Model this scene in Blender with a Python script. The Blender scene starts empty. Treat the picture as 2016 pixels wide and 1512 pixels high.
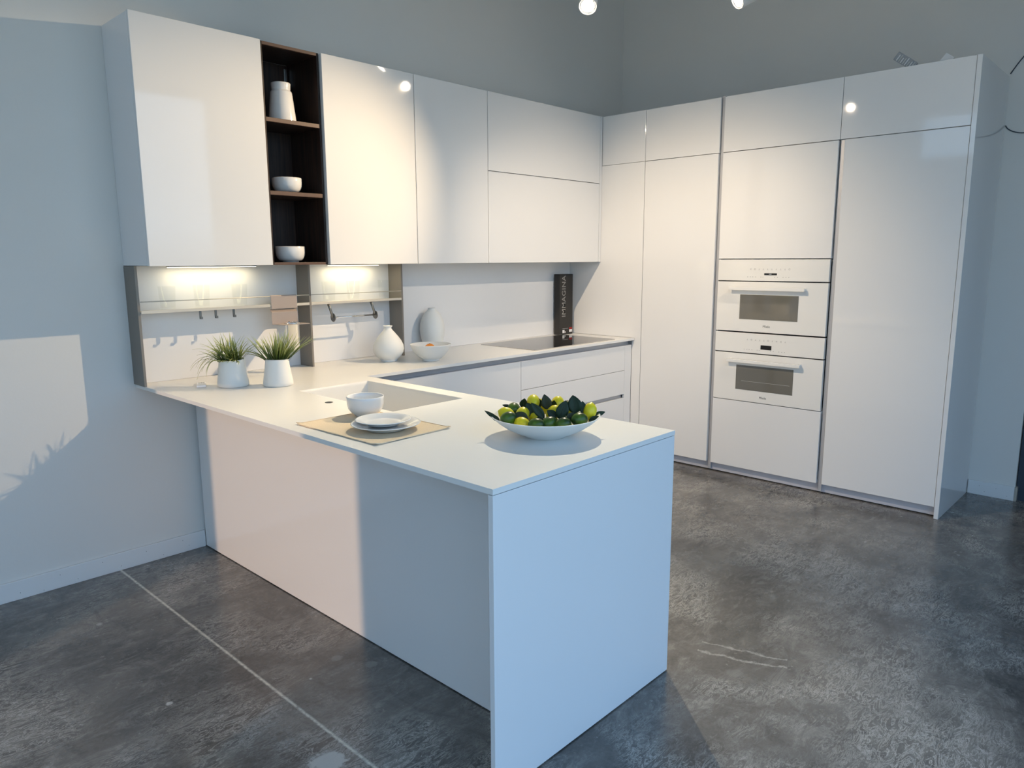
import bpy, bmesh, math, random
from mathutils import Vector, Matrix
S = bpy.context.scene
COL = S.collection
PI = math.pi

# ------------------------------------------------------------------ helpers
def lin(c):
    c = c / 255.0
    return c / 12.92 if c <= 0.04045 else ((c + 0.055) / 1.055) ** 2.4
def rgb(r, g, b): return (lin(r), lin(g), lin(b), 1)

def setin(b, name, val):
    if name in b.inputs: b.inputs[name].default_value = val

def mat(name, col, rough=.5, metal=0., ior=1.45, coat=0., spec=None, var=0., vscale=8., emit=None, estr=0., trans=0., bump=0., bscale=200.):
    m = bpy.data.materials.new(name); m.use_nodes = True
    nt = m.node_tree; b = nt.nodes['Principled BSDF']
    b.inputs['Base Color'].default_value = col
    b.inputs['Roughness'].default_value = rough
    b.inputs['Metallic'].default_value = metal
    b.inputs['IOR'].default_value = ior
    setin(b, 'Coat Weight', coat); setin(b, 'Coat Roughness', .02)
    setin(b, 'Transmission Weight', trans)
    if spec is not None: setin(b, 'Specular IOR Level', spec)
    if emit: setin(b, 'Emission Color', emit); setin(b, 'Emission Strength', estr)
    tc = nt.nodes.new('ShaderNodeTexCoord')
    if var > 0:
        n = nt.nodes.new('ShaderNodeTexNoise'); n.inputs['Scale'].default_value = vscale; n.inputs['Detail'].default_value = 4
        nt.links.new(tc.outputs['Object'], n.inputs['Vector'])
        mx = nt.nodes.new('ShaderNodeMix'); mx.data_type = 'RGBA'
        mx.inputs[6].default_value = tuple(c * (1 - var) for c in col[:3]) + (1,)
        mx.inputs[7].default_value = tuple(min(1, c * (1 + var)) for c in col[:3]) + (1,)
        nt.links.new(n.outputs['Fac'], mx.inputs[0]); nt.links.new(mx.outputs[2], b.inputs['Base Color'])
    if bump > 0:
        n = nt.nodes.new('ShaderNodeTexNoise'); n.inputs['Scale'].default_value = bscale; n.inputs['Detail'].default_value = 3
        nt.links.new(tc.outputs['Object'], n.inputs['Vector'])
        bp = nt.nodes.new('ShaderNodeBump'); bp.inputs['Strength'].default_value = bump; bp.inputs['Distance'].default_value = .002
        nt.links.new(n.outputs['Fac'], bp.inputs['Height']); nt.links.new(bp.outputs[0], b.inputs['Normal'])
    return m

def add_box(bm, x0, x1, y0, y1, z0, z1, bev=0.):
    if x0 > x1: x0, x1 = x1, x0
    if y0 > y1: y0, y1 = y1, y0
    if z0 > z1: z0, z1 = z1, z0
    vs = [bm.verts.new(p) for p in ((x0,y0,z0),(x1,y0,z0),(x1,y1,z0),(x0,y1,z0),(x0,y0,z1),(x1,y0,z1),(x1,y1,z1),(x0,y1,z1))]
    fs = [bm.faces.new([vs[i] for i in f]) for f in ((3,2,1,0),(4,5,6,7),(0,1,5,4),(1,2,6,5),(2,3,7,6),(3,0,4,7))]
    if bev > 0:
        es = list({e for f in fs for e in f.edges})
        bmesh.ops.bevel(bm, geom=es, offset=bev, segments=2, affect='EDGES', profile=.5)

def add_lathe(bm, prof, n=48, cx=0., cy=0., cz=0., cap0=True, cap1=False, mtx=None):
    rings = []
    for r, z in prof:
        ring = []
        for i in range(n):
            a = 2 * PI * i / n
            p = Vector((r * math.cos(a), r * math.sin(a), z))
            if mtx: p = mtx @ p
            ring.append(bm.verts.new(p + Vector((cx, cy, cz))))
        rings.append(ring)
    for k in range(len(rings) - 1):
        for i in range(n):
            j = (i + 1) % n
            f = bm.faces.new((rings[k][i], rings[k][j], rings[k+1][j], rings[k+1][i])); f.smooth = True
    if cap0: bm.faces.new(list(reversed(rings[0])))
    if cap1: bm.faces.new(rings[-1])

def add_tube(bm, pts, r, n=10, taper=None):
    pts = [Vector(p) for p in pts]
    rings = []
    prev = None
    for k, p in enumerate(pts):
        if k == 0: t = pts[1] - p
        elif k == len(pts) - 1: t = p - pts[k-1]
        else: t = pts[k+1] - pts[k-1]
        t.normalize()
        up = Vector((0,0,1)) if abs(t.z) < .9 else Vector((1,0,0))
        if prev is None: a = t.cross(up).normalized()
        else:
            a = prev - t * prev.dot(t)
            a = a.normalized() if a.length > 1e-6 else t.cross(up).normalized()
        prev = a
        b = t.cross(a)
        rr = r * (taper[k] if taper else 1)
        rings.append([bm.verts.new(p + (a * math.cos(2*PI*i/n) + b * math.sin(2*PI*i/n)) * rr) for i in range(n)])
    for k in range(len(rings) - 1):
        for i in range(n):
            j = (i + 1) % n
            f = bm.faces.new((rings[k][i], rings[k][j], rings[k+1][j], rings[k+1][i])); f.smooth = True
    bm.faces.new(list(reversed(rings[0]))); bm.faces.new(rings[-1])

def link(name, bm, m, parent=None, loc=None, rot=None):
    bmesh.ops.recalc_face_normals(bm, faces=bm.faces[:])
    me = bpy.data.meshes.new(name); bm.to_mesh(me); bm.free()
    me.materials.append(m)
    o = bpy.data.objects.new(name, me); COL.objects.link(o)
    if parent: o.parent = parent
    if loc is not None: o.location = loc
    if rot is not None: o.rotation_euler = rot
    return o
def tag(o, label, cat, group=None, kind=None):
    o['label'] = label; o['category'] = cat
    if group: o['group'] = group
    if kind: o['kind'] = kind
    return o
def thing(name, label, cat, loc=(0,0,0), rotz=0., group=None):
    o = bpy.data.objects.new(name, None); COL.objects.link(o)
    o.empty_display_size = .05; o.location = loc; o.rotation_euler = (0,0,rotz)
    return tag(o, label, cat, group)
def part(name, box, m, parent, bev=.0012):
    """box given in world coordinates, converted into the parent's frame"""
    ox, oy, oz = parent.location if parent else (0,0,0)
    bm = bmesh.new()
    boxes = box if isinstance(box[0], (tuple, list)) else [box]
    for b in boxes: add_box(bm, b[0]-ox, b[1]-ox, b[2]-oy, b[3]-oy, b[4]-oz, b[5]-oz, bev)
    return link(name, bm, m, parent)
def struct(name, boxes, m, bev=0.):
    bm = bmesh.new()
    for b in (boxes if isinstance(boxes[0], (tuple, list)) else [boxes]): add_box(bm, *b, bev)
    o = link(name, bm, m); o['kind'] = 'structure'; return o
def deeper(o, parent):            # keep world placement of a mesh built in the grandparent's frame
    o.parent = parent; return o

# ------------------------------------------------------------------ materials
M_wall = mat('wall_paint', (.72, .70, .66, 1), rough=.75, var=.012, vscale=3, bump=.12, bscale=90)
M_base = mat('baseboard_paint', (.74, .74, .73, 1), rough=.45, var=.01)
M_ceil = mat('ceiling_paint', (.82, .82, .81, 1), rough=.9, var=.02)
M_gloss = mat('gloss_white_lacquer', (.79, .775, .755, 1), rough=.045, ior=1.5, var=.004, vscale=2)
M_satin = mat('satin_white_panel', (.80, .79, .78, 1), rough=.22, var=.004, vscale=2)
M_edge = mat('cabinet_interior_melamine', (.62, .62, .63, 1), rough=.4, var=.01)
M_top = mat('matte_white_worktop', (.80, .79, .76, 1), rough=.33, var=.012, vscale=5)
M_sink = mat('sink_composite', (.74, .72, .68, 1), rough=.4, var=.01)
M_alu = mat('anodised_aluminium', (.50, .50, .52, 1), rough=.38, metal=.35, var=.03)
M_plinth = mat('aluminium_plinth', (.60, .59, .63, 1), rough=.45, metal=.15, var=.02)
M_taupe = mat('taupe_metal', (.24, .215, .185, 1), rough=.42, metal=.25, var=.03)
M_champ = mat('champagne_metal', (.46, .38, .33, 1), rough=.4, metal=.3, var=.03)
M_shelfm = mat('pale_metal_shelf', (.62, .58, .50, 1), rough=.35, metal=.2, var=.02)
M_ceram = mat('glazed_white_ceramic', (.78, .765, .74, 1), rough=.13, ior=1.5, var=.015, vscale=20)
M_matcer = mat('matte_white_ceramic', (.80, .79, .75, 1), rough=.55, var=.02, vscale=14)
M_black = mat('black_plastic', (.008, .008, .009, 1), rough=.3)
M_hob = mat('black_hob_glass', (.010, .010, .011, 1), rough=.03, ior=2.3)
M_steel = mat('brushed_steel', (.55, .54, .52, 1), rough=.28, metal=1., var=.04)
M_nickel = mat('dark_nickel', (.24, .23, .21, 1), rough=.3, metal=.9, var=.04)
M_chrome = mat('polished_chrome', (.80, .79, .77, 1), rough=.08, metal=1.)
M_ovw = mat('oven_white_glass', (.80, .78, .74, 1), rough=.05, ior=1.5)
M_ovwin = mat('oven_window_glass', (.150, .142, .122, 1), rough=.05, ior=1.7, var=.03)
M_print = mat('grey_print', (.42, .41, .39, 1), rough=.5)
M_logo = mat('dark_print', (.10, .10, .10, 1), rough=.5)
M_book = mat('charcoal_card', (.026, .023, .020, 1), rough=.5, var=.05)
M_booktext = mat('silver_print', (.30, .285, .26, 1), rough=.5)
M_red = mat('red_print', (.28, .015, .015, 1), rough=.5)
M_whitep = mat('white_print', (.75, .75, .75, 1), rough=.5)
M_linen = mat('beige_linen', (.82, .67, .48, 1), rough=.9, var=.12, vscale=260, bump=.6, bscale=900)
M_dark = mat('dark_metal_and_room_shade', (.030, .045, .065, 1), rough=.5)  # navy also paints the darkness of the room past the right wall
M_lens = mat('lamp_lens', (1, 1, 1, 1), emit=(1., .86, .68, 1), estr=60)
M_led = mat('led_diffuser', (1, 1, 1, 1), emit=(1., .86, .56, 1), estr=5)
M_lampw = mat('white_lamp_housing', (.75, .74, .72, 1), rough=.35)
M_soil = mat('dark_moss', (.012, .014, .008, 1), rough=.95)
M_orange = mat('orange_peel', (.80, .26, .03, 1), rough=.4, bump=.3, bscale=300)
M_raw = mat('raw_wood_end', (.42, .38, .32, 1), rough=.8, var=.15, vscale=60)
M_nail = mat('nail_hole', (.10, .10, .10, 1), rough=.9)

def mat_wood():
    m = mat('dark_walnut', (.018, .010, .007, 1), rough=.42)
    nt = m.node_tree; b = nt.nodes['Principled BSDF']
    tc = nt.nodes['Texture Coordinate']; mp = nt.nodes.new('ShaderNodeMapping'); mp.inputs['Scale'].default_value = (30, 30, 1.5)
    n = nt.nodes.new('ShaderNodeTexNoise'); n.inputs['Scale'].default_value = 2.5; n.inputs['Detail'].default_value = 6
    cr = nt.nodes.new('ShaderNodeValToRGB'); cr.color_ramp.elements[0].color = (.010, .006, .005, 1); cr.color_ramp.elements[1].color = (.055, .028, .018, 1)
    cr.color_ramp.elements[0].position = .35; cr.color_ramp.elements[1].position = .75
    nt.links.new(tc.outputs['Object'], mp.inputs['Vector']); nt.links.new(mp.outputs[0], n.inputs['Vector'])
    nt.links.new(n.outputs['Fac'], cr.inputs[0]); nt.links.new(cr.outputs[0], b.inputs['Base Color'])
    return m
M_wood = mat_wood()
M_woodedge = mat('walnut_edge_band', (.115, .065, .045, 1), rough=.45, var=.15, vscale=60)

def mat_glass():
    m = bpy.data.materials.new('thin_clear_glass'); m.use_nodes = True
    nt = m.node_tree; nt.nodes.clear()
    out = nt.nodes.new('ShaderNodeOutputMaterial'); mx = nt.nodes.new('ShaderNodeMixShader')
    t = nt.nodes.new('ShaderNodeBsdfTransparent'); t.inputs[0].default_value = (.988, .99, .985, 1)
    g = nt.nodes.new('ShaderNodeBsdfGlossy'); g.inputs['Roughness'].default_value = .03
    lw = nt.nodes.new('ShaderNodeLayerWeight'); lw.inputs[0].default_value = .12
    pw = nt.nodes.new('ShaderNodeMath'); pw.operation = 'POWER'; pw.inputs[1].default_value = 4.0
    ml = nt.nodes.new('ShaderNodeMath'); ml.operation = 'MULTIPLY_ADD'; ml.inputs[1].default_value = .5; ml.inputs[2].default_value = .008
    nt.links.new(lw.outputs['Facing'], pw.inputs[0]); nt.links.new(pw.outputs[0], ml.inputs[0]); nt.links.new(ml.outputs[0], mx.inputs[0]); nt.links.new(t.outputs[0], mx.inputs[1]); nt.links.new(g.outputs[0], mx.inputs[2])
    nt.links.new(mx.outputs[0], out.inputs[0])
    return m
M_glass = mat_glass()

def mat_leafgrad(name, dark, mid, light, rough=.45):
    m = mat(name, mid, rough=rough); nt = m.node_tree; b = nt.nodes['Principled BSDF']
    a = nt.nodes.new('ShaderNodeAttribute'); a.attribute_name = 'blade'
    cr = nt.nodes.new('ShaderNodeValToRGB'); e = cr.color_ramp.elements
    e[0].color = dark; e[0].position = 0; e[1].color = light; e[1].position = 1
    k = cr.color_ramp.elements.new(.45); k.color = mid
    nt.links.new(a.outputs['Fac'], cr.inputs[0]); nt.links.new(cr.outputs[0], b.inputs['Base Color'])
    return m
M_grass = mat_leafgrad('artificial_grass', (.022, .034, .008, 1), (.16, .195, .030, 1), (.60, .62, .24, 1))

def mat_leaf():
    m = mat('citrus_leaf', (.012, .030, .012, 1), rough=.42, spec=.3, var=.5, vscale=30)
    return m
M_leaf = mat_leaf()
M_leafb = mat('citrus_leaf_underside', (.042, .050, .030, 1), rough=.6, spec=.3, var=.3, vscale=30)

def mat_fruit(name, c0, c1, scale):
    m = mat(name, c0, rough=.33); nt = m.node_tree; b = nt.nodes['Principled BSDF']; tc = nt.nodes['Texture Coordinate']
    n = nt.nodes.new('ShaderNodeTexNoise'); n.inputs['Scale'].default_value = scale
    cr = nt.nodes.new('ShaderNodeValToRGB'); cr.color_ramp.elements[0].color = c0; cr.color_ramp.elements[1].color = c1
    cr.color_ramp.elements[0].position = .4; cr.color_ramp.elements[1].position = .68
    nt.links.new(tc.outputs['Object'], n.inputs['Vector']); nt.links.new(n.outputs['Fac'], cr.inputs[0]); nt.links.new(cr.outputs[0], b.inputs['Base Color'])
    n2 = nt.nodes.new('ShaderNodeTexNoise'); n2.inputs['Scale'].default_value = 350
    bp = nt.nodes.new('ShaderNodeBump'); bp.inputs['Strength'].default_value = .25; bp.inputs['Distance'].default_value = .001
    nt.links.new(tc.outputs['Object'], n2.inputs['Vector']); nt.links.new(n2.outputs['Fac'], bp.inputs['Height']); nt.links.new(bp.outputs[0], b.inputs['Normal'])
    return m
M_lemon = mat_fruit('lemon_peel', (.84, .68, .02, 1), (.72, .62, .025, 1), 20)
M_lime = mat_fruit('lime_peel', (.008, .030, .010, 1), (.075, .16, .012, 1), 24)

def mat_floor():
    m = bpy.data.materials.new('polished_concrete'); m.use_nodes = True
    nt = m.node_tree; b = nt.nodes['Principled BSDF']; N = nt.nodes.new; L = nt.links.new
    tc = N('ShaderNodeTexCoord')
    def noise(scale, detail, rough=.55, mscale=None, rotz=0, dist=0.):
        n = N('ShaderNodeTexNoise'); n.inputs['Scale'].default_value = scale; n.inputs['Detail'].default_value = detail
        n.inputs['Roughness'].default_value = rough; n.inputs['Distortion'].default_value = dist
        mp = N('ShaderNodeMapping'); mp.inputs['Scale'].default_value = mscale or (1,1,1); mp.inputs['Rotation'].default_value = (0,0,rotz)
        L(tc.outputs['Object'], mp.inputs['Vector']); L(mp.outputs[0], n.inputs['Vector']); return n.outputs['Fac']
    def ramp(f, p0, c0, p1, c1):
        r = N('ShaderNodeValToRGB'); e = r.color_ramp.elements
        e[0].position = p0; e[0].color = c0 if isinstance(c0, tuple) else (c0, c0, c0, 1)
        e[1].position = p1; e[1].color = c1 if isinstance(c1, tuple) else (c1, c1, c1, 1)
        L(f, r.inputs[0]); return r.outputs[0]
    def mix(f, a, b_):
        x = N('ShaderNodeMix'); x.data_type = 'RGBA'; L(f, x.inputs[0])
        for s, v in ((6, a), (7, b_)):
            if isinstance(v, tuple): x.inputs[s].default_value = v
            else: L(v, x.inputs[s])
        return x.outputs[2]
    def math_(op, a, b_=None, clamp=False):
        x = N('ShaderNodeMath'); x.operation = op; x.use_clamp = clamp
        for s, v in ((0, a), (1, b_)):
            if v is None: continue
            if isinstance(v, (int, float)): x.inputs[s].default_value = v
            else: L(v, x.inputs[s])
        return x.outputs[0]
    big = noise(1.1, 10, .74, (1, 1.5, 1), .6, .8)
    c = ramp(big, .36, (.042, .040, .037, 1), .66, (.190, .174, .152, 1))
    med = noise(5.2, 14, .82, (1, 2.4, 1), .9, .9)
    c = mix(ramp(med, .50, 0., .70, .75), c, (.36, .335, .30, 1))
    medd = noise(3.1, 12, .76, (1.8, 1, 1), .4, 1.3)
    c = mix(ramp(medd, .50, 0., .68, .75), c, (.040, .039, .037, 1))
    # thin trowel streaks: ridges of a stretched noise inside patchy areas
    st = noise(11, 15, .82, (1, 3.2, 1), -.65, 1.2)
    ridge = math_('ABSOLUTE', math_('SUBTRACT', st, .5))
    rline = ramp(ridge, 0., 1., .016, 0.)
    patch = ramp(noise(2.1, 5, .6, (1,1,1), .2, .4), 
        .44, 0., .60, 1.)
    c = mix(math_('MULTIPLY', rline, patch), c, (.85, .80, .72, 1))
    fine = noise(70, 6, .7)
    c = mix(ramp(fine, .35, .0, .8, .30), c, (.26, .24, .215, 1))
    spk = noise(42, 2, .5)
    c = mix(ramp(spk, .745, 0., .765, .7), c, (.36, .35, .33, 1))
    # saw-cut joint with pale filler, parallel to the y axis
    sep = N('ShaderNodeSeparateXYZ'); L(tc.outputs['Object'], sep.inputs[0])
    wob = math_('MULTIPLY', math_('SUBTRACT', noise(30, 6, .7), .5), .008)
    dj = math_('ABSOLUTE', math_('ADD', math_('ADD', sep.outputs[0], .143), wob))
    jm = ramp(dj, .0026, .95, .0055, 0.)
    jf = ramp(noise(60, 4, .7), .30, .25, .55, 1.)
    joint = math_('MULTIPLY', jm, jf)
    c = mix(joint, c, (.80, .76, .64, 1))
    # pale paint / filler splashes
    for (px, py, r, s, a) in ((-.225, -1.95, .060, .9, 1), (.12, -1.47, .022, .5, .55), (.185, -1.60, .024, .5, .45), (-.43, -1.30, .012, .9, 1), (-.02, -1.52, .008, .9, 1), (-.40, -.52, .014, .6, 1),
                              (2.30, -2.22, .020, .6, .5), (2.62, -1.70, .02, .5, .5), (1.05, -2.62, .03, .4, .4)):
        dx = math_('SUBTRACT', sep.outputs[0], px); dy = math_('SUBTRACT', sep.outputs[1], py)
        d = math_('SQRT', math_('ADD', math_('MULTIPLY', dx, dx), math_('MULTIPLY', dy, dy)))
        nn = noise(26, 5, .65)
        d = math_('ADD', d, math_('MULTIPLY', math_('SUBTRACT', nn, .5), r * 1.6))
        c = mix(math_('MULTIPLY', ramp(d, r * .8, a, r, 0.), .9), c, (.62 * s, .60 * s, .55 * s, 1))
    # two chalky drag marks
    for (x0, y0, x1, y1, w) in ((1.10, -2.44, 1.22, -2.74, .008), (1.17, -2.42, 1.27, -2.72, .007)):
        ln = math.hypot(x1-x0, y1-y0); ux, uy = (x1-x0)/ln, (y1-y0)/ln
        ax = math_('SUBTRACT', sep.outputs[0], x0); ay = math_('SUBTRACT', sep.outputs[1], y0)
        t = math_('ADD', math_('MULTIPLY', ax, ux), math_('MULTIPLY', ay, uy))
        q = math_('ADD', math_('MULTIPLY', ax, -uy), math_('MULTIPLY', ay, ux))
        q = math_('ADD', q, math_('MULTIPLY', math_('SUBTRACT', noise(7, 5, .7), .5), .09))
        bend = math_('MULTIPLY', math_('MULTIPLY', t, math_('SUBTRACT', ln, t)), .55)
        q = math_('ABSOLUTE', math_('ADD', q, bend))
        ins = math_('MULTIPLY', math_('GREATER_THAN', t, 0.), math_('LESS_THAN', t, ln))
        c = mix(math_('MULTIPLY', math_('MULTIPLY', ramp(q, w * .3, .6, w, 0.), ins), jf), c, (.62, .58, .52, 1))
    L(c, b.inputs['Base Color'])
    L(ramp(noise(5, 8, .7), .3, .15, .75, .34), b.inputs['Roughness'])
    b.inputs['IOR'].default_value = 1.62
    bp = N('ShaderNodeBump'); bp.inputs['Strength'].default_value = .22; bp.inputs['Distance'].default_value = .0035
    L(math_('SUBTRACT', noise(9, 9, .62, (1, 1.8, 1), .5), math_('MULTIPLY', joint, .4)), bp.inputs['Height']); L(bp.outputs[0], b.inputs['Normal'])
    return m
M_floor = mat_floor()

# ------------------------------------------------------------------ setting
FX0, FX1, FY0 = -3.8, 7.0, -4.7
CZ = 4.0
struct('floor', (FX0 - .2, FX1, FY0 - .2, .12, -.10, 0.), M_floor)
struct('ceiling', (FX0 - .2, FX1, FY0 - .2, .12, CZ, CZ + .1), M_ceil)
struct('wall_back', (FX0 - .12, FX1, 0., .12, 0., CZ), M_wall)
struct('wall_right', (4.0, 4.075, -2.985, 0., 0., CZ), M_wall)
struct('wall_far_right', (FX1 - .1, FX1, FY0, 0., 0., CZ), M_wall)
# left wall with a low shop window
LW0, LW1, LZ0, LZ1 = -2.769, -1.760, .04, 1.56
UW0, UW1, UZ0, UZ1 = -4.6, -.55, 2.85, 3.4
VW0, VW1, VZ0, VZ1 = -4.6, -3.58, .10, 2.6  # unseen lower opening, added so daylight brightens the left-facing fronts
struct('wall_left', [(FX0 - .12, FX0, LW1, 0., 0., UZ0), (FX0 - .12, FX0, VW1, LW0, 0., UZ0), (FX0 - .12, FX0, FY0, VW0, 0., UZ0), (FX0 - .12, FX0, VW0, VW1, 0., VZ0), (FX0 - .12, FX0, VW0, VW1, VZ1, UZ0), (FX0 - .12, FX0, LW0, LW1, LZ1, UZ0), (FX0 - .12, FX0, LW0, LW1, 0., LZ0), (FX0 - .12, FX0, FY0, 0., UZ1, CZ), (FX0 - .12, FX0, UW1, 0., UZ0, UZ1), (FX0 - .12, FX0, FY0, UW0, UZ0, UZ1)], M_wall)
# rear wall with the tall storefront opening
RX0, RX1, RZ0, RZ1 = -3.5, 2.4, .05, 3.2
struct('wall_rear', [(FX0, RX0, FY0 - .12, FY0, 0., CZ), (RX1, FX1, FY0 - .12, FY0, 0., CZ), (RX0, RX1, FY0 - .12, FY0, RZ1, CZ), (RX0, RX1, FY0 - .12, FY0, 0., RZ0)], M_wall)
w = []
for k in range(5):
    x = RX0 + (RX1 - RX0) * k / 4
    w.append((x - .03, x + .03, FY0 - .09, FY0 - .03, RZ0, RZ1))
w += [(RX0, RX1, FY0 - .09, FY0 - .03, RZ0, RZ0 + .07), (RX0, RX1, FY0 - .09, FY0 - .03, RZ1 - .07, RZ1)]
struct('window_1', w, M_dark)
struct('added_window', [(FX0 - .09, FX0 - .03, VW0, VW1, 1.22, 1.27)], M_dark)  # crossbar of the opening added for extra daylight
struct('window_2', [(FX0 - .09, FX0 - .03, UW0 + (UW1-UW0)*k/3 - .02, UW0 + (UW1-UW0)*k/3 + .02, UZ0, UZ1) for k in (1, 2)], M_dark)
# dark panels added for the unlit room past the end of the right wall
dr = struct('dark_room_infill', [(4.02, 4.16, -3.12, -2.99, 0., 2.6), (4.10, 4.14, -4.1, -3.12, 0., 2.6)], M_dark)
# baseboards
bb = struct('baseboard_back', (FX0, .278, -.014, -.0002, 0., .088), M_base, .002)
br = struct('baseboard_right', (3.984, 3.9998, -2.985, -2.737, 0., .088), M_base, .002)
bm = bmesh.new(); add_box(bm, 3.984, 4.09, -2.999, -2.9855, 0., .088, .001)
be = link('trim_1', bm, M_raw); be['kind'] = 'structure'
def nails(parent, pts, axis):
    for (a, z) in pts:
        bm = bmesh.new()
        R = Matrix.Rotation(PI/2, 3, 'X') if axis == 'y' else Matrix.Rotation(-PI/2, 3, 'Y')
        pos = (a, -.0142, z) if axis == 'y' else (3.9838, a, z)
        add_lathe(bm, [(.0016, 0), (.0016, .0006)], 10, *pos, cap1=True, mtx=R)
        link('nail_hole', bm, M_nail, parent)
nails(bb, [(-.56, .030), (-.47, .012), (-.40, .062), (-.33, .020), (-.22, .066), (-.14, .022), (-.02, .060), (.06, .018), (.16, .064), (.19, .030)], 'y')
nails(br, [(-2.80, .060), (-2.83, .028), (-2.89, .058), (-2.95, .024)], 'x')

# ------------------------------------------------------------------ wall cabinets
ZB, ZT = 1.462, 2.519
def upper(x0, x1, label, doors, left_panel=False, extra=None):
    t = thing('wall_cabinet', label, 'cabinet', (x0, 0, ZB), 0, 'glossy white wall cabinets')
    part('carcass', (x0 + .001, x1 - .001, -.290, -.001, ZB + .002, ZT - .002), M_satin, t)
    for d in doors: part('door', d, M_gloss, t, .0014)
    if extra: part('filler_strip', extra, M_gloss, t)
    return t
upper(.0, .594, 'tall glossy white wall cabinet at the left end, above the potted grass', [(.001, .593, -.313, -.292, ZB, ZT)])
upper(.923, 1.520, 'glossy white wall cabinet just right of the dark walnut shelves', [(.924, 1.519, -.313, -.292, ZB, ZT)])
upper(1.523, 2.108, 'glossy white wall cabinet with one tall door, between its neighbour and the two-flap cabinet', [(1.524, 2.107, -.313, -.292, ZB, ZT)])
upper(2.111, 3.313, 'wide glossy white wall cabinet with two flap doors, over the hob', [(2.112, 3.283, -.313, -.292, ZB, 2.0365), (2.112, 3.283, -.313, -.292, 2.041, ZT)], extra=(3.2865, 3.3135, -.313, -.292, ZB, ZT))

t = thing('open_shelf_unit', 'narrow dark walnut open shelf unit between white wall cabinets', 'shelf unit', (.597, 0, ZB))
part('side_panel', (.597, .609, -.297, -.001, ZB, ZT), M_wood, t)
part('side_panel', (.906, .918, -.297, -.001, ZB, ZT), M_wood, t)
part('back_panel', (.6092, .9058, -.012, -.001, ZB + .012, ZT - .015), M_wood, t)
def wood_shelf(name, z0, z1):
    s = part(name, (.6095, .9055, -.285, -.0125, z0, z1), M_wood, t)
    deeper(part('edge_band', (.6095, .9055, -.297, -.2852, z0, z1), M_woodedge, t), s)
wood_shelf('top_panel', ZT - .015, ZT); wood_shelf('shelf', 2.153, 2.173); wood_shelf('shelf', 1.805, 1.825); wood_shelf('bottom_panel', ZB, ZB + .013)
part('hanging_bracket', (.884, .898, -.018, -.0125, 2.40, 2.485), M_steel, t)

# ------------------------------------------------------------------ backsplash and under-cabinet shelf modules
bs = part('backsplash', (.0125, 3.314, -.013, -.0006, .9008, ZB - .001), M_satin, None, .0005)
tag(bs, 'long white backsplash panel between worktop and wall cabinets', 'backsplash')

def module(label, side_boxes, x0, x1):
    t = thing('backsplash_shelf', label, 'shelf', (x0, -.013, .9008))
    for b in side_boxes: part('side_panel', b, M_taupe, t, .0008)
    part('shelf_board', (x0, x1, -.136, -.0135, 1.243, 1.250), M_shelfm, t, .0006)
    bm = bmesh.new(); o = t.location
    part('shelf_lip', (x0, x1, -.139, -.136, 1.243, 1.257), M_shelfm, t, .0004)
    add_tube(bm, [(x0 - o.x, -.137 - o.y, 1.298 - o.z), (x1 - o.x, -.137 - o.y, 1.298 - o.z)], .0026, 8)
    link('guard_rail', bm, M_shelfm, t)
    return t
module('longer lit glass shelf module with taupe side panels, above the potted grass', [(.0, .012, -.131, -.0002, .9008, ZB - .0008), (.8915, .9035, -.139, -.0135, .9008, ZB - .0008)], .0123, .8912)
module('shorter lit glass shelf module with paper towel bar, behind the squat vase', [(1.527, 1.539, -.139, -.0135, .9008, ZB - .0008)], .9038, 1.5267)

def led(x0, x1, label):
    t = thing('under_cabinet_light', label, 'light', ((x0+x1)/2, -.080, ZB - .001))
    part('housing', (x0, x1, -.100, -.060, ZB - .0075, ZB - .0012), M_alu, t, .0005)
    part('diffuser', (x0 + .005, x1 - .005, -.096, -.064, ZB - .0095, ZB - .0077), M_led, t, 0)
    ld = bpy.data.lights.new('led_strip_light', 'AREA'); ld.shape = 'RECTANGLE'; ld.size = x1 - x0 - .02; ld.size_y = .02
    ld.energy = LED_W; ld.color = (1., .86, .56)
    lo = bpy.data.objects.new('led_strip_light', ld); COL.objects.link(lo); lo.parent = t; lo.location = (0, 0, -.0105)
    lo.rotation_euler = (0, 0, 0)
LED_W = .52
led(.17, .62, 'warm LED strip under the leftmost wall cabinet')
led(1.06, 1.40, 'warm LED strip above the paper towel bar')

# glasses
def glass_mesh():
    bm = bmesh.new(); h = .114
    add_lathe(bm, [(.001, .0), (.030, .0), (.033, .004), (.0395, h), (.0390, h + .0008), (.0380, h), (.0315, .014), (.001, .013)], 40, cap0=True, cap1=True)
    return bm
g0 = None
for i, (x, lab) in enumerate(((.157, 'clear glass tumbler, leftmost on the left lit shelf'), (.325, 'clear glass tumbler in the middle of the left lit shelf'), (.522, 'clear glass tumbler, rightmost on the left lit shelf'),
                       (1.052, 'clear glass tumbler, leftmost on the right lit shelf'), (1.218, 'clear glass tumbler in the middle of the right lit shelf'), (1.442, 'clear glass tumbler, rightmost, by the taupe end panel'))):
    if g0 is None: o = g0 = link('glass_tumbler', glass_mesh(), M_glass)
    else: o = g0.copy(); COL.objects.link(o)
    o.location = (x, -.083, 1.2506); tag(o, lab, 'glass', 'clear tumblers on the lit shelves')
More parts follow.
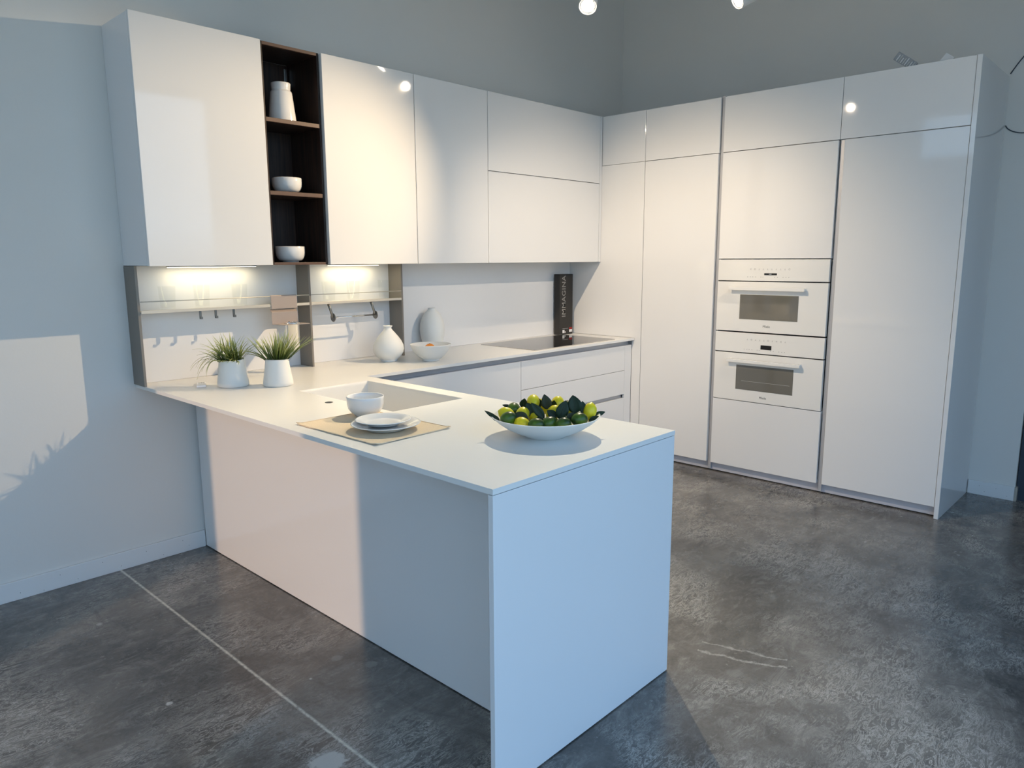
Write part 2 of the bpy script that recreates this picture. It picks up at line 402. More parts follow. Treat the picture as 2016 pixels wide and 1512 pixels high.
# hooks
hk = None
for x, lab in ((.291, 'small metal hook under the shelf, leftmost of three'), (.368, 'small metal hook under the shelf, middle of three'), (.462, 'small metal hook under the shelf, rightmost of three')):
    if hk is None:
        bm = bmesh.new(); add_box(bm, -.0055, .0055, -.0025, .0025, -.036, 0, .0006); add_box(bm, -.0055, .0055, -.012, .0025, -.040, -.036, .0006); add_box(bm, -.0055, .0055, -.014, -.0105, -.040, -.028, .0006)
        o = hk = link('shelf_hook', bm, M_nickel)
    else: o = hk.copy(); COL.objects.link(o)
    o.location = (x, -.128, 1.2425); tag(o, lab, 'hook', 'hooks under the lit shelf')
# paper towel holder
t = thing('paper_towel_holder', 'brushed steel paper towel bar with two round discs under the right shelf', 'towel holder', (1.18, -.13, 1.2425))
for x, dx in ((1.035, -.02), (1.325, -.02)):
    bm = bmesh.new(); add_tube(bm, [(x + dx - 1.18, .0, -.0), (x + dx*.5 - 1.18, -.003, -.03), (x - 1.18, -.004, -.062), (x + .004 - 1.18, -.004, -.078)], .0075, 10)
    a = link('arm', bm, M_nickel, t)
    bm = bmesh.new(); add_lathe(bm, [(.0225, -.003), (.0245, 0), (.0225, .003)], 28, x + .006 - 1.18, -.004, -.078, cap1=True, mtx=Matrix.Rotation(PI/2, 3, 'Y'))
    link('disc', bm, M_nickel, a)
bm = bmesh.new(); add_tube(bm, [(1.060 - 1.18, -.004, -.078), (1.320 - 1.18, -.004, -.078)], .0045, 10)
link('rod', bm, M_chrome, t)
# utensil holder hooked over the rail
t = thing('utensil_holder', 'taupe metal holder hooked on the rail with a chrome cup hanging in its tray', 'holder', (.74, -.139, 1.30))
def tp(name, b, m, bev=.0008): return part(name, b, m, t, bev)
tp('hook_plate', [(.662, .812, -.1435, -.1415, 1.233, 1.302), (.662, .812, -.1415, -.133, 1.3015, 1.3035)], M_champ)
bm = bmesh.new()
o = t.location
def quad_slab(bm, pts, n):      # thin slab from 4 points and a thickness vector
    a = [bm.verts.new(Vector(p)) for p in pts]; b_ = [bm.verts.new(Vector(p) + Vector(n)) for p in pts]
    bm.faces.new(a); bm.faces.new(list(reversed(b_)))
    for i in range(4): bm.faces.new((a[i], b_[i], b_[(i+1) % 4], a[(i+1) % 4]))
quad_slab(bm, [(-.078, .012, -.070), (.072, .012, -.070), (.062, -.020, -.084), (-.088, -.020, -.084)], (0, .0, -.002))
quad_slab(bm, [(-.088, -.020, -.084), (.062, -.020, -.084), (.062, -.020, -.146), (-.088, -.020, -.146)], (0, -.002, 0))
link('drop_plate', bm, M_champ, t)
bm = bmesh.new(); quad_slab(bm, [(-.088, -.020, -.145), (.066, -.020, -.145), (.078, -.112, -.145), (-.070, -.112, -.145)], (0, 0, -.0035))
link('tray', bm, M_champ, t)
bm = bmesh.new(); add_lathe(bm, [(.030, -.285), (.033, -.28), (.036, -.149), (.040, -.1445), (.040, -.140), (.036, -.140), (.033, -.15), (.031, -.27), (.001, -.272)], 36, -.002, -.074, 0, cap1=True)
cup = link('cup', bm, M_chrome, t)
random.seed(4)
bm = bmesh.new()
for k in range(16):
    a = random.uniform(0, 2*PI); r = .026 * math.sqrt(random.random()); s = random.uniform(.004, .008)
    mt = Matrix.Translation((-.002 + r*math.cos(a), -.074 + r*math.sin(a), -.143 + random.uniform(0, .006))) @ Matrix.Diagonal((s, s*.8, s*.7, 1)).to_4x4()
    bmesh.ops.create_icosphere(bm, subdivisions=2, radius=1, matrix=mt)
link('pebbles', bm, M_chrome, t)

# ------------------------------------------------------------------ crockery on walnut shelves
def jug():
    bm = bmesh.new()
    add_lathe(bm, [(.001, 0), (.070, 0), (.0745, .003), (.0745, .008), (.058, .142), (.054, .149), (.0495, .151), (.050, .158), (.052, .182), (.051, .187), (.047, .188), (.045, .184), (.045, .150), (.05, .14), (.066, .012), (.001, .010)], 56, cap1=True)
    o = link('ceramic_jar', bm, M_ceram); o.scale = (.93, .93, 1.04); o.location = (.765, -.180, 2.1734); tag(o, 'glazed white ceramic jar with a collar, on the top walnut shelf', 'jar')
jug()
def bowlm(R, h, foot, wall=.005):
    bm = bmesh.new()
    p = [(.001, 0), (foot, 0), (foot, .006)]
    for k in range(1, 9):
        a = k / 8 * PI / 2 * .93
        p.append((foot + (R - foot) * math.sin(a) ** .72, .006 + (h * .62) * (1 - math.cos(a))))
    p += [(R, h * .97), (R - .002, h), (R - wall, h * .97)]
    for k in range(8, 0, -1):
        a = k / 8 * PI / 2 * .93
        p.append((foot + (R - wall - foot) * math.sin(a) ** .72, .012 + (h * .62) * (1 - math.cos(a))))
    p.append((.001, .010))
    add_lathe(bm, p, 56, cap1=True); return bm
o = link('ceramic_bowl', bowlm(.075, .079, .038), M_ceram); o.location = (.774, -.175, 1.8254); tag(o, 'small glazed white bowl on the middle walnut shelf', 'bowl')
o = link('ceramic_bowl', bowlm(.075, .081, .042), M_ceram); o.location = (.773, -.172, 1.4754); tag(o, 'small glazed white bowl on the lowest walnut shelf', 'bowl')

# ------------------------------------------------------------------ worktop, sink, hob
def grid_solid(xs, ys, mask, z0, z1, bm):
    V = {}
    def v(i, j, z):
        if (i, j, z) not in V: V[(i, j, z)] = bm.verts.new((xs[i], ys[j], z))
        return V[(i, j, z)]
    nx, ny = len(xs) - 1, len(ys) - 1
    on = lambda i, j: 0 <= i < nx and 0 <= j < ny and mask(i, j)
    for i in range(nx):
        for j in range(ny):
            if not on(i, j): continue
            bm.faces.new((v(i,j,z1), v(i+1,j,z1), v(i+1,j+1,z1), v(i,j+1,z1)))
            bm.faces.new((v(i,j+1,z0), v(i+1,j+1,z0), v(i+1,j,z0), v(i,j,z0)))
            for (di, dj, a, b_) in ((-1,0,(i,j+1),(i,j)), (1,0,(i+1,j),(i+1,j+1)), (0,-1,(i,j),(i+1,j)), (0,1,(i+1,j+1),(i,j+1))):
                if not on(i+di, j+dj): bm.faces.new((v(*a,z0), v(*b_,z0), v(*b_,z1), v(*a,z1)))
SX0, SX1, SY0, SY1 = .440, .816, -1.448, -.757
xs = [.006, SX0, SX1, .899, 3.3135]; ys = [-2.429, SY0, SY1, -.634, -.0006]
def mask(i, j):
    if i == 3: return j == 3
    if i == 1 and j == 1: return False
    return True
bm = bmesh.new(); grid_solid(xs, ys, mask, .884, .900, bm)
bmesh.ops.bevel(bm, geom=[e for e in bm.edges if len(e.link_faces) == 2 and abs(e.calc_face_angle(0)) > .5], offset=.0008, segments=1, affect='EDGES')
o = link('worktop', bm, M_top); tag(o, 'L-shaped thin matte white worktop running along the wall and out over the peninsula', 'worktop')
# sink
t = thing('sink', 'integrated off-white rectangular sink in the peninsula worktop', 'sink', ((SX0+SX1)/2, (SY0+SY1)/2, .70))
bm = bmesh.new()
def rrect(x0, x1, y0, y1, r, z, n=6):
    out = []
    for (cx, cy, a0) in ((x1-r, y1-r, 0), (x0+r, y1-r, PI/2), (x0+r, y0+r, PI), (x1-r, y0+r, 1.5*PI)):
        for k in range(n + 1):
            a = a0 + PI/2 * k / n; out.append((cx + r*math.cos(a), cy + r*math.sin(a), z))
    return out
hx, hy = (SX1-SX0)/2, (SY1-SY0)/2
loops = []
for (ins, r, z) in ((.0004, .0012, .1995), (.0012, .002, .1985), (.006, .012, .185), (.012, .022, .03), (.020, .026, .010), (.040, .03, .004), (.12, .03, .0035)):
    loops.append([bm.verts.new(p) for p in rrect(-hx+ins, hx-ins, -hy+ins, hy-ins, r, z)])
for (ins, r, z) in ((.12, .03, -.002), (.035, .03, -.002), (.014, .024, .006), (.0005, .02, .03), (.0001, .012, .183)):
    loops.append([bm.verts.new(p) for p in rrect(-hx+ins, hx-ins, -hy+ins, hy-ins, r, z)])
ring_in, ring_out = loops[:7], loops[7:]
def skin(rs):
    for a, b_ in zip(rs[:-1], rs[1:]):
        n = len(a)
        for i in range(n):
            f = bm.faces.new((a[i], a[(i+1) % n], b_[(i+1) % n], b_[i])); f.smooth = True
skin(ring_in); skin(ring_out)
bm.faces.new(ring_in[-1]); bm.faces.new(list(reversed(ring_out[0])))
skin([ring_out[-1], ring_in[0]])
link('basin', bm, M_sink, t)
bm = bmesh.new(); add_lathe(bm, [(.040, 0), (.043, .002), (.036, .003), (.001, .001)], 32, 0, 0, .0036, cap1=True); link('drain', bm, M_steel, t)
# open tap hole: a flat black disc paints its inner shade
bm = bmesh.new(); add_lathe(bm, [(.0165, 0), (.017, .0006), (.015, .0012)], 32, cap1=True)
o = link('tap_hole_shade', bm, M_black, None, (.377, -1.098, .9001)); tag(o, 'small round black disc painting the shade of the open tap hole beside the sink', 'hole')
# hob
t = thing('induction_hob', 'black glass induction hob with a thin metal rim at the right end of the worktop', 'hob', (2.69, -.335, .9002))
part('glass_top', (2.253, 3.127, -.585, -.088, .9003, .9040), M_hob, t, .001)
bm = bmesh.new()
for b in ((2.250, 3.130, -.588, -.585), (2.250, 3.130, -.088, -.085), (2.250, 2.253, -.585, -.088), (3.127, 3.130, -.585, -.088)):
    add_box(bm, b[0]-2.69, b[1]-2.69, b[2]+.335, b[3]+.335, 0, .0042)
link('rim', bm, M_steel, t)

# ------------------------------------------------------------------ base cabinets under the back run
FY = -.612
t = thing('base_cabinet', 'glossy white base cabinet with one wide door, left of the drawers', 'base cabinet', (.92, -.3, 0))
part('carcass', (.306, 2.085, FY + .024, -.02, .10, .846), M_edge, t)
part('door', (.905, 2.086, FY, FY + .021, .10, .848), M_gloss, t)
t = thing('base_cabinet', 'glossy white base cabinet with three drawers under the hob', 'base cabinet', (2.65, -.3, 0))
part('carcass', (2.089, 3.23, FY + .034, -.02, .10, .846), M_edge, t)
part('drawer_front', (2.090, 3.226, FY, FY + .021, .664, .848), M_gloss, t)
part('drawer_front', (2.090, 3.226, FY, FY + .021, .484, .6615), M_gloss, t)
part('drawer_front', (2.090, 3.226, FY, FY + .021, .10, .455), M_gloss, t)
part('grip_profile', (2.090, 3.222, FY + .024, FY + .032, .455, .484), M_alu, t)
o = part('filler_panel', (3.2285, 3.3135, FY + .001, FY + .020, .0, .848), M_gloss, None); tag(o, 'narrow white filler panel between the drawers and the tall cabinets', 'filler panel')
o = part('grip_channel', [(.905, 3.31, FY + .026, FY + .030, .849, .8835), (.905, 3.31, FY + .006, FY + .026, .8475, .8495)], M_alu, None, .0005); tag(o, 'long recessed aluminium grip channel under the worktop front edge', 'channel')
o = part('plinth', (.90, 3.22, FY + .045, FY + .060, .0, .099), M_plinth, None); tag(o, 'aluminium plinth below the drawers on the back run', 'plinth')

# ------------------------------------------------------------------ peninsula
t = thing('peninsula_cabinet', 'white peninsula with glossy back panel and a full-height satin end panel', 'peninsula', (.55, -1.5, 0))
part('back_panel', (.280, .300, -2.409, -.0146, .004, .8812), M_gloss, t)
part('end_panel', (.006, .897, -2.429, -2.411, .004, .8818), M_satin, t, .0012)
for a_, b__ in ((-1.20, -.660), (-1.80, -1.205), (-2.405, -1.805)): part('door', (.850, .870, a_, b__, .10, .848), M_gloss, t)
part('floor_board', (.302, .848, -2.405, -.64, .10, .118), M_edge, t)
part('plinth_board', (.79, .80, -2.405, -.64, .0, .098), M_plinth, t)
for (x, y) in ((.05, -2.42), (.45, -2.42), (.85, -2.42), (.29, -.3), (.29, -1.2), (.29, -2.1)):
    part('levelling_foot', (x-.008, x+.008, y-.006, y+.006, 0, .0042), M_black, t, 0)

# ------------------------------------------------------------------ tall cabinets
TX = 3.3152; TD = TX + .022
TS = 2.1685
def tall(label, y1, y0, doors, hollow=False, name='tall_cabinet'):
    t = thing(name, label, 'tall cabinet', (3.66, (y0+y1)/2, 0), 0, 'tall glossy white cabinets')
    if hollow:
        part('carcass', [(TD, 3.99, y1 + .0005, y1 + .0045, .07, ZT - .002), (TD, 3.99, y0 - .0045, y0 - .0005, .07, ZT - .002), (3.985, 3.99, y1 + .005, y0 - .005, .07, ZT - .002),
              (TD, 3.984, y1 + .005, y0 - .005, .516, .534), (TD, 3.984, y1 + .005, y0 - .005, 1.480, 1.498), (TD, 3.984, y1 + .005, y0 - .005, .07, .088), (TD, 3.984, y1 + .005, y0 - .005, ZT - .02, ZT - .002)], M_edge, t, 0)
    else:
        part('carcass', (TD, 3.99, y1 + .0005, y0 - .0005, .07, ZT - .002), M_edge, t)
    for d in doors: part('door', (TX, TX + .021, d[0], d[1], d[2], d[3]), M_gloss, t, .0013)
    return t
t = tall('narrow glossy white tall cabinet in the corner, beside the hob', -.6895, -.002, [(-.689, -.314, TS + .0015, ZT)])
part('door', [(TX, TX + .021, -.689, -.6352, .070, TS - .001), (TX, TX + .021, -.6352, -.002, .9015, TS - .001), (TX, TX + .021, -.6352, -.6125, .070, .883)], M_gloss, t, 0)
t = tall('glossy white tall cabinet between the corner unit and the oven tower', -1.262, -.6915, [(-1.260, -.6925, .068, TS - .0015), (-1.2645, -.6925, TS + .0025, ZT)])
ov = tall('glossy white oven tower holding two built-in ovens', -2.040, -1.292, [(-2.0325, -1.2935, .068, .531), (-2.0325, -1.2935, 1.4815, TS - .0015), (-2.0385, -1.2935, TS + .0025, ZT)], hollow=True)
rt = tall('wide glossy white tall cabinet at the right end, next to the end panel', -2.7075, -2.0415, [(-2.7065, -2.0665, .068, TS - .0015), (-2.7065, -2.0415, TS + .0025, ZT)])
o = part('grip_channel', [(TX + .010, TX + .026, -1.2915, -1.2725, .02, 2.527), (TX + .0262, TX + .028, -1.2915, -1.2625, .02, 2.527)], M_alu, None, .0005); tag(o, 'full-height aluminium grip channel left of the oven tower', 'channel')
rt_ch = part('grip_channel', [(TX + .006, TX + .0215, -2.0655, -2.0465, .02, TS - .002)], M_alu, None, .0005); tag(rt_ch, 'aluminium grip channel between the oven tower and the right tall door', 'channel')
o = part('end_panel', (3.3105, 3.9985, -2.733, -2.709, .0, ZT + .001), M_gloss, None, .0014); tag(o, 'tall glossy white end panel closing the row of tall cabinets', 'end panel')
o = part('plinth', (TX + .040, TX + .055, -2.708, -.62, .007, .066), M_plinth, None); tag(o, 'recessed lilac-grey aluminium plinth under the tall cabinets', 'plinth')

# ------------------------------------------------------------------ text helper
def text_obj(name, body, size, m, parent, world, rot, spacing=1., ext=.0004):
    cu = bpy.data.curves.new(name, 'FONT'); cu.body = body; cu.size = size; cu.align_x = 'CENTER'; cu.align_y = 'CENTER'
    cu.extrude = ext; cu.space_character = spacing; cu.resolution_u = 3
    tmp = bpy.data.objects.new(name + '_tmp', cu); COL.objects.link(tmp)
    dg = bpy.context.evaluated_depsgraph_get(); me = bpy.data.meshes.new_from_object(tmp.evaluated_get(dg))
    bpy.data.objects.remove(tmp)
    me.materials.clear(); me.materials.append(m)
    o = bpy.data.objects.new(name, me); COL.objects.link(o); o.parent = parent
    p = parent.location if parent else Vector((0,0,0))
    o.location = Vector(world) - Vector(p); o.rotation_euler = rot
    return o
ROT_X = (PI/2, 0, -PI/2)          # text facing -X, reading toward -Y

# ------------------------------------------------------------------ ovens
def oven(z0, z1, zs, win, disp, hz, logo_z, label, rack, disp_txt):
    Y1, Y0 = -2.030, -1.2965
    t = thing('built_in_oven', label, 'oven', (3.6, (Y0+Y1)/2, z0), 0)
    part('body', (TD + .002, 3.80, Y1 + .012, Y0 - .012, z0 + .012, z1 - .012), M_black, t)
    cp = part('control_panel', (TX - .004, TD, Y1, Y0, zs + .0035, z1), M_ovw, t)
    part('vent_gap', (TX + .006, TD + .001, Y1 + .002, Y0 - .002, zs - .004, zs + .0035), M_black, t, 0)
    dr = part('door', (TX - .004, TD, Y1, Y0, z0, zs - .0035), M_ovw, t)
    wy0, wy1, wz0, wz1 = win
    deeper(part('window', (TX - .0052, TX - .0041, wy1, wy0, wz0, wz1), M_ovwin, t, 0), dr)
    if rack is not None:
        deeper(part('rack_line', (TX - .0056, TX - .0053, wy1 + .02, wy0 - .04, rack, rack + .0018), M_print, t, 0), dr)
    # handle: flat bar with end blocks
    h = part('handle', (TX - .048, TX - .030, -1.900, -1.398, hz - .010, hz + .010), M_ovw, t, .0015)
    deeper(h, dr)
    for yy in (-1.885, -1.413):
        deeper(part('handle_post', (TX - .0305, TX - .0041, yy - .010, yy + .010, hz - .010, hz + .010), M_ovw, t, .0015), dr)
    d0, d1, dz0, dz1 = disp
    deeper(part('display', (TX - .0052, TX - .0041, d1, d0, dz0, dz1), M_black, t, 0), cp)
    if disp_txt:
        deeper(part('display_digits', [(TX - .0056, TX - .0053, -1.668 + k*.006, -1.664 + k*.006, (dz0+dz1)/2 - .002, (dz0+dz1)/2 + .002) for k in range(3)], M_whitep, t, 0), cp)
    # touch symbols
    o = t.location; rnd = random.Random(int(z0*1000))
    zi = z1 - .062 if disp_txt else z1 - .042
    for k in range(10):
        y = -1.527 - k * .0285
        bm = bmesh.new(); kind = rnd.randint(0, 2); Rm = Matrix.Rotation(-PI/2, 3, 'Y')
        if kind == 0: add_lathe(bm, [(.0055, 0), (.0055, .0004), (.0040, .0004), (.0040, 0)], 14, TX - .0046 - o.x, y - o.y, zi - o.z, cap0=False, mtx=Rm)
        elif kind == 1:
            for q in (-.0035, .0, .0035): add_box(bm, TX-.0048-o.x, TX-.0042-o.x, y-.0045-o.y, y+.0045-o.y, zi+q-.0007-o.z, zi+q+.0007-o.z)
        else:
            add_box(bm, TX-.0048-o.x, TX-.0042-o.x, y-.0045-o.y, y+.0045-o.y, zi-.0045-o.z, zi-.003-o.z); add_box(bm, TX-.0048-o.x, TX-.0042-o.x, y-.0008-o.y, y+.0008-o.y, zi-.004-o.z, zi+.0045-o.z)
        deeper(link('touch_symbol', bm, M_print, t), cp)
    zi2 = zs + .0285 if disp_txt else zs + .026
    for y in (-1.508, -1.527, -1.543, -1.562, -1.598, -1.612, -1.690, -1.708, -1.745, -1.764, -1.782):
        deeper(part('touch_dot', (TX-.0048, TX-.0042, y-.0022, y+.0022, zi2-.0022, zi2+.0022), M_print, t, 0), cp)
    lg = text_obj('logo', 'Miele', .021, M_logo, t, (TX - .0046, -1.652, logo_z), ROT_X, 1.08)
    deeper(lg, dr)
    return t
oven(1.004, 1.4755, 1.335, (-1.462, -1.853, 1.086, 1.248), (-1.620, -1.704, 1.376, 1.388), 1.287, 1.044, 'upper white built-in oven with a slim black display, greenish window', None, True)
oven(.536, .995, .8605, (-1.458, -1.848, .613, .779), (-1.621, -1.694, .893, .921), .809, .571, 'lower white built-in oven with a squarer black display, brownish window', .672, False)

# ------------------------------------------------------------------ sample box on the worktop
t = thing('sample_box', 'tall narrow charcoal box with IMMAGINA in grey letters, leaning in the corner behind the hob', 'box', (3.188, -.052, .9006))
part('case', (3.107, 3.268, -.080, -.024, .9007, 1.369), M_book, t, .002)
cu = bpy.data.curves.new('title', 'FONT'); cu.body = 'IMMAGINA'; cu.size = .1; cu.extrude = .0; cu.offset = .0008; cu.space_character = 1.06; cu.resolution_u = 3
tmp = bpy.data.objects.new('tmp', cu); COL.objects.link(tmp)
me = bpy.data.meshes.new_from_object(tmp.evaluated_get(bpy.context.evaluated_depsgraph_get())); bpy.data.objects.remove(tmp)
xs_ = [v.co.x for v in me.vertices]; ys_ = [v.co.y for v in me.vertices]
for v in me.vertices:
    u_ = (v.co.x - min(xs_)) / (max(xs_) - min(xs_)); w_ = (v.co.y - min(ys_)) / (max(ys_) - min(ys_))
    v.co = Vector((3.179 - .045 * w_ - t.location.x, -.0808 - t.location.y, 1.041 + .318 * u_ - t.location.z))
me.materials.clear(); me.materials.append(M_booktext)
o = bpy.data.objects.new('title', me); COL.objects.link(o); o.parent = t
part('divider_line', (3.144, 3.212, -.0808, -.0801, .9465, .9480), M_whitep, t, 0)
part('crest', [(3.144, 3.168, -.0808, -.0801, .9125, .938), (3.172, 3.180, -.0808, -.0801, .913, .925)], M_whitep, t, 0)
part('badge', (3.226, 3.262, -.0808, -.0801, .917, .936), M_whitep, t, 0)
part('badge_top', (3.226, 3.262, -.0808, -.0801, .936, .953), M_red, t, 0)

# ------------------------------------------------------------------ vases, bowls
bm = bmesh.new()
SQ = lambda pr, a, b: [(r_*a, z_*b) for r_, z_ in pr]
add_lathe(bm, SQ([(.001, 0), (.046, 0), (.052, .002), (.054, .006), (.053, .012), (.060, .016), (.080, .033), (.094, .055), (.099, .077), (.096, .100), (.084, .126), (.064, .153), (.044, .176), (.029, .192), (.0225, .202),
               (.0225, .208), (.0285, .215), (.0295, .218), (.027, .2185), (.019, .211), (.018, .200), (.03, .18), (.05, .15), (.06, .10), (.04, .03), (.001, .02)], .91, .95), 56, cap1=True)
o = link('vase', bm, M_matcer, None, (1.3154, -.272, .9004)); tag(o, 'squat pear-shaped matte white vase with a small flared neck', 'vase')
bm = bmesh.new()
add_lathe(bm, SQ([(.001, 0), (.050, 0), (.054, .004), (.066, .045), (.080, .105), (.084, .145), (.080, .185), (.067, .225), (.047, .255), (.030, .270), (.0255, .278), (.026, .284), (.022, .285), (.019, .278), (.03, .262), (.06, .2), (.06, .1), (.03, .02), (.001, .012)], .955, .98), 56, cap1=True)
o = link('vase', bm, M_matcer, None, (1.802, -.096, .9004)); tag(o, 'taller egg-shaped matte white vase standing behind the fruit bowl', 'vase')
# bowl with orange
bm = bmesh.new()
add_lathe(bm, SQ([(.001, 0), (.050, 0), (.053, .003), (.051, .010), (.060, .013), (.084, .030), (.107, .058), (.121, .088), (.1235, .094), (.121, .096), (.117, .090), (.102, .060), (.080, .034), (.055, .018), (.001, .015)], .971, 1.02), 60, cap1=True)
o = link('footed_bowl', bm, M_matcer, None, (1.4993, -.4331, .9004)); tag(o, 'off-white footed bowl holding oranges on the back worktop', 'bowl')
def orange(x, y, z, r, lab):
    bm = bmesh.new(); bmesh.ops.create_uvsphere(bm, u_segments=28, v_segments=18, radius=r, matrix=Matrix.Diagonal((1, 1, .93, 1)))
    for f in bm.faces: f.smooth = True
    o = link('orange', bm, M_orange, None, (x, y, z)); tag(o, lab, 'orange', None)
    bm = bmesh.new(); add_lathe(bm, [(.003, 0), (.0035, .0012), (.001, .002)], 8, 0, 0, r * .925, cap1=True); link('stem_end', bm, M_leafb, o)
orange(1.496, -.430, .9700, .032, 'larger shiny orange peeking over the rim of the off-white bowl')
orange(1.446, -.405, .9560, .025, 'smaller orange low in the off-white bowl, left of the larger orange')

# placemat and plates
def placemat():
    A = Vector((.030, -1.318)); B = Vector((.060, -1.842)); Cc = Vector((.412, -1.836)); D = Vector((.385, -1.325))
    A = Vector((.063, -1.372)); B = Vector((.072, -1.838)); Cc = Vector((.401, -1.830)); D = Vector((.392, -1.368))
    bm = bmesh.new(); nx, ny = 30, 40; rnd = random.Random(2); g = []
    ph = [rnd.uniform(0, 6) for _ in range(4)]
    for i in range(nx + 1):
        row = []
        for j in range(ny + 1):
            s, q = i / nx, j / ny
            p = A.lerp(D, s).lerp(B.lerp(Cc, s), q)
            e = min(s, 1 - s) * (Cc - B).length; e2 = min(q, 1 - q) * (B - A).length
            edge = min(e, e2)
            lift = .0
            if edge < .02:
                lift = (1 - edge / .02) * (.0012 + .0016 * max(0, math.sin(q * 9 + ph[0]) * math.sin(s * 7 + ph[1])))
            corner = max(0, 1 - math.hypot(e, e2) / .022); lift += corner * .0045
            wob = .0014 * math.sin(q * 23 + ph[2]) * (1 if s < .02 or s > .98 else 0)
            row.append(bm.verts.new((p.x + wob, p.y, .9012 + lift)))
        g.append(row)
    for i in range(nx):
        for j in range(ny):
            f = bm.faces.new((g[i][j], g[i+1][j], g[i+1][j+1], g[i][j+1])); f.smooth = True
    o = link('placemat', bm, M_linen); md = o.modifiers.new('s', 'SOLIDIFY'); md.thickness = .0014; md.offset = -.2
    tag(o, 'beige linen placemat with turned-up corners at the peninsula edge', 'placemat')
    bm = bmesh.new()
    for (a, b_) in ((g0_, g1_) for g0_, g1_ in ((A, B), (B, Cc), (Cc, D), (D, A))):
        n = 24; pts = []
        for k in range(n + 1):
            s = k / n; p = a.lerp(b_, s); ins = (Vector((.232, -1.602)) - p).normalized() * .003; c = min(s, 1 - s) * (b_ - a).length
            pts.append((p.x + ins.x, p.y + ins.y, .9034 + max(0, 1 - c / .022) * .0045))
        add_tube(bm, pts, .0013, 6)
    link('hem', bm, M_linen, o)
placemat()
bm = bmesh.new()
add_lathe(bm, [(r_*.958, z_*.87) for r_, z_ in [(.001, .002), (.036, .002), (.037, 0), (.041, 0), (.043, .005), (.056, .014), (.067, .030), (.0715, .050), (.0725, .072), (.0735, .083), (.0715, .0855), (.069, .083), (.068, .070), (.066, .050), (.058, .026), (.04, .012), (.001, .009)]], 60, cap1=True)
o = link('ceramic_bowl', bm, M_ceram, None, (.3206, -1.4365, .9045)); tag(o, 'white round bowl on the linen placemat, behind the plates', 'bowl')
def plate(R, h, x, y, z, lab):
    bm = bmesh.new()
    add_lathe(bm, [(.001, .0015), (R*.52, .0015), (R*.53, 0), (R*.57, 0), (R*.60, .004), (R*.80, h*.62), (R*.985, h*.93), (R, h), (R*.985, h + .0018), (R*.955, h + .0006), (R*.80, h*.62 + .004), (R*.66, .0078), (R*.60, .0060), (R*.45, .0055), (.001, .0055)], 72, cap1=True)
    o = link('plate', bm, M_ceram, None, (x, y, z)); tag(o, lab, 'plate', 'stacked white plates')
plate(.1206, .021, .2333, -1.6775, .9045, 'larger white dinner plate, lower of the two on the placemat')
plate(.0975, .018, .2361, -1.6600, .9180, 'smaller white side plate resting on the larger plate')

# ------------------------------------------------------------------ remote control
t = thing('remote_control', 'small white remote control lying left of the potted grass', 'remote', (.199, -.290, .9004), math.radians(-24))
bm = bmesh.new(); add_box(bm, -.021, .021, -.052, .052, 0, .010, .003); link('body', bm, M_satin, t)
for (x, y) in ((-.010, .028), (.0, .028), (.010, .028)):
    bm = bmesh.new(); add_box(bm, x-.003, x+.003, y-.005, y+.005, .010, .0113, .0006); link('button', bm, M_print, t)

# ------------------------------------------------------------------ potted grass
def pot_mesh(R0, R1, h, seed):
    bm = bmesh.new(); n = 44; rnd = random.Random(seed); ring = []
    prof = [(R0*.93, 0), (R0, .004), (R0*.985, .02), (R1 + (R0-R1)*.62, h*.4), (R1 + (R0-R1)*.25, h*.75), (R1*1.01, h*.97), (R1*.985, h), (R1*.94, h*.99), (R1*.93, h*.9), (R1*.93, h*.86), (.001, h*.86)]
    for r, z in prof:
        row = []
        for i in range(n):
            a = 2*PI*i/n
            rr = r * (1 + .018 * math.cos(2*a + seed) * (z / h)) if r > .01 else r
            row.append(bm.verts.new((rr*math.cos(a), rr*math.sin(a), z + (.0035*math.sin(a+seed)*(z/h)**3 if r > .01 else 0))))
        ring.append(row)
    for k in range(len(ring)-1):
        for i in range(n):
            f = bm.faces.new((ring[k][i], ring[k][(i+1)%n], ring[k+1][(i+1)%n], ring[k+1][i])); f.smooth = True
    bm.faces.new(list(reversed(ring[0]))); bm.faces.new(ring[-1]); return bm
RIGHT = Vector((.687, -.727, 0)); DEEP = Vector((.727, .687, 0))
def blades(specs, h):
    """specs: (base lateral, base depth, lateral dir, depth dir, length, droop, width)"""
    bm = bmesh.new(); lay = bm.loops.layers.float_color.new('blade') if hasattr(bm.loops.layers, 'float_color') else None
    vals = {}
    for (bl, bd, dl, dd, ln, droop, wd) in specs:
        p = RIGHT*bl + DEEP*bd + Vector((0,0,h*.84)); d = (RIGHT*dl + DEEP*dd + Vector((0,0,1))).normalized()
        n = 9; step = ln*1.06/n; rows = []
        for k in range(n+1):
            t_ = k/n; w_ = wd * 1.25 * (.75 + .9*t_ - 1.62*t_**2.2); w_ = max(w_, .00015)
            side = d.cross(Vector((0,0,1)));
            side = side.normalized() if side.length > .05 else RIGHT.copy()
            if abs(side.dot(RIGHT)) < .35: side = (side + RIGHT*.6).normalized()
            nrm = side.cross(d).normalized()
            tri = [p - side*w_, p + nrm*w_*.35, p + side*w_]
            vs = [bm.verts.new(q) for q in tri]
            for v in vs: vals[v] = t_
            rows.append(vs); p = p + d*step
            d = (d + Vector((0,0,-1))*droop*step*(1+2*t_) + (RIGHT*dl + DEEP*dd)*droop*step*.3).normalized()
        for a, b_ in zip(rows[:-1], rows[1:]):
            for i in range(2):
                f = bm.faces.new((a[i], a[i+1], b_[i+1], b_[i])); f.smooth = True
    if lay:
        for f in bm.faces:
            for l in f.loops: c = vals[l.vert]; l[lay] = (c, c, c, 1)
    return bm
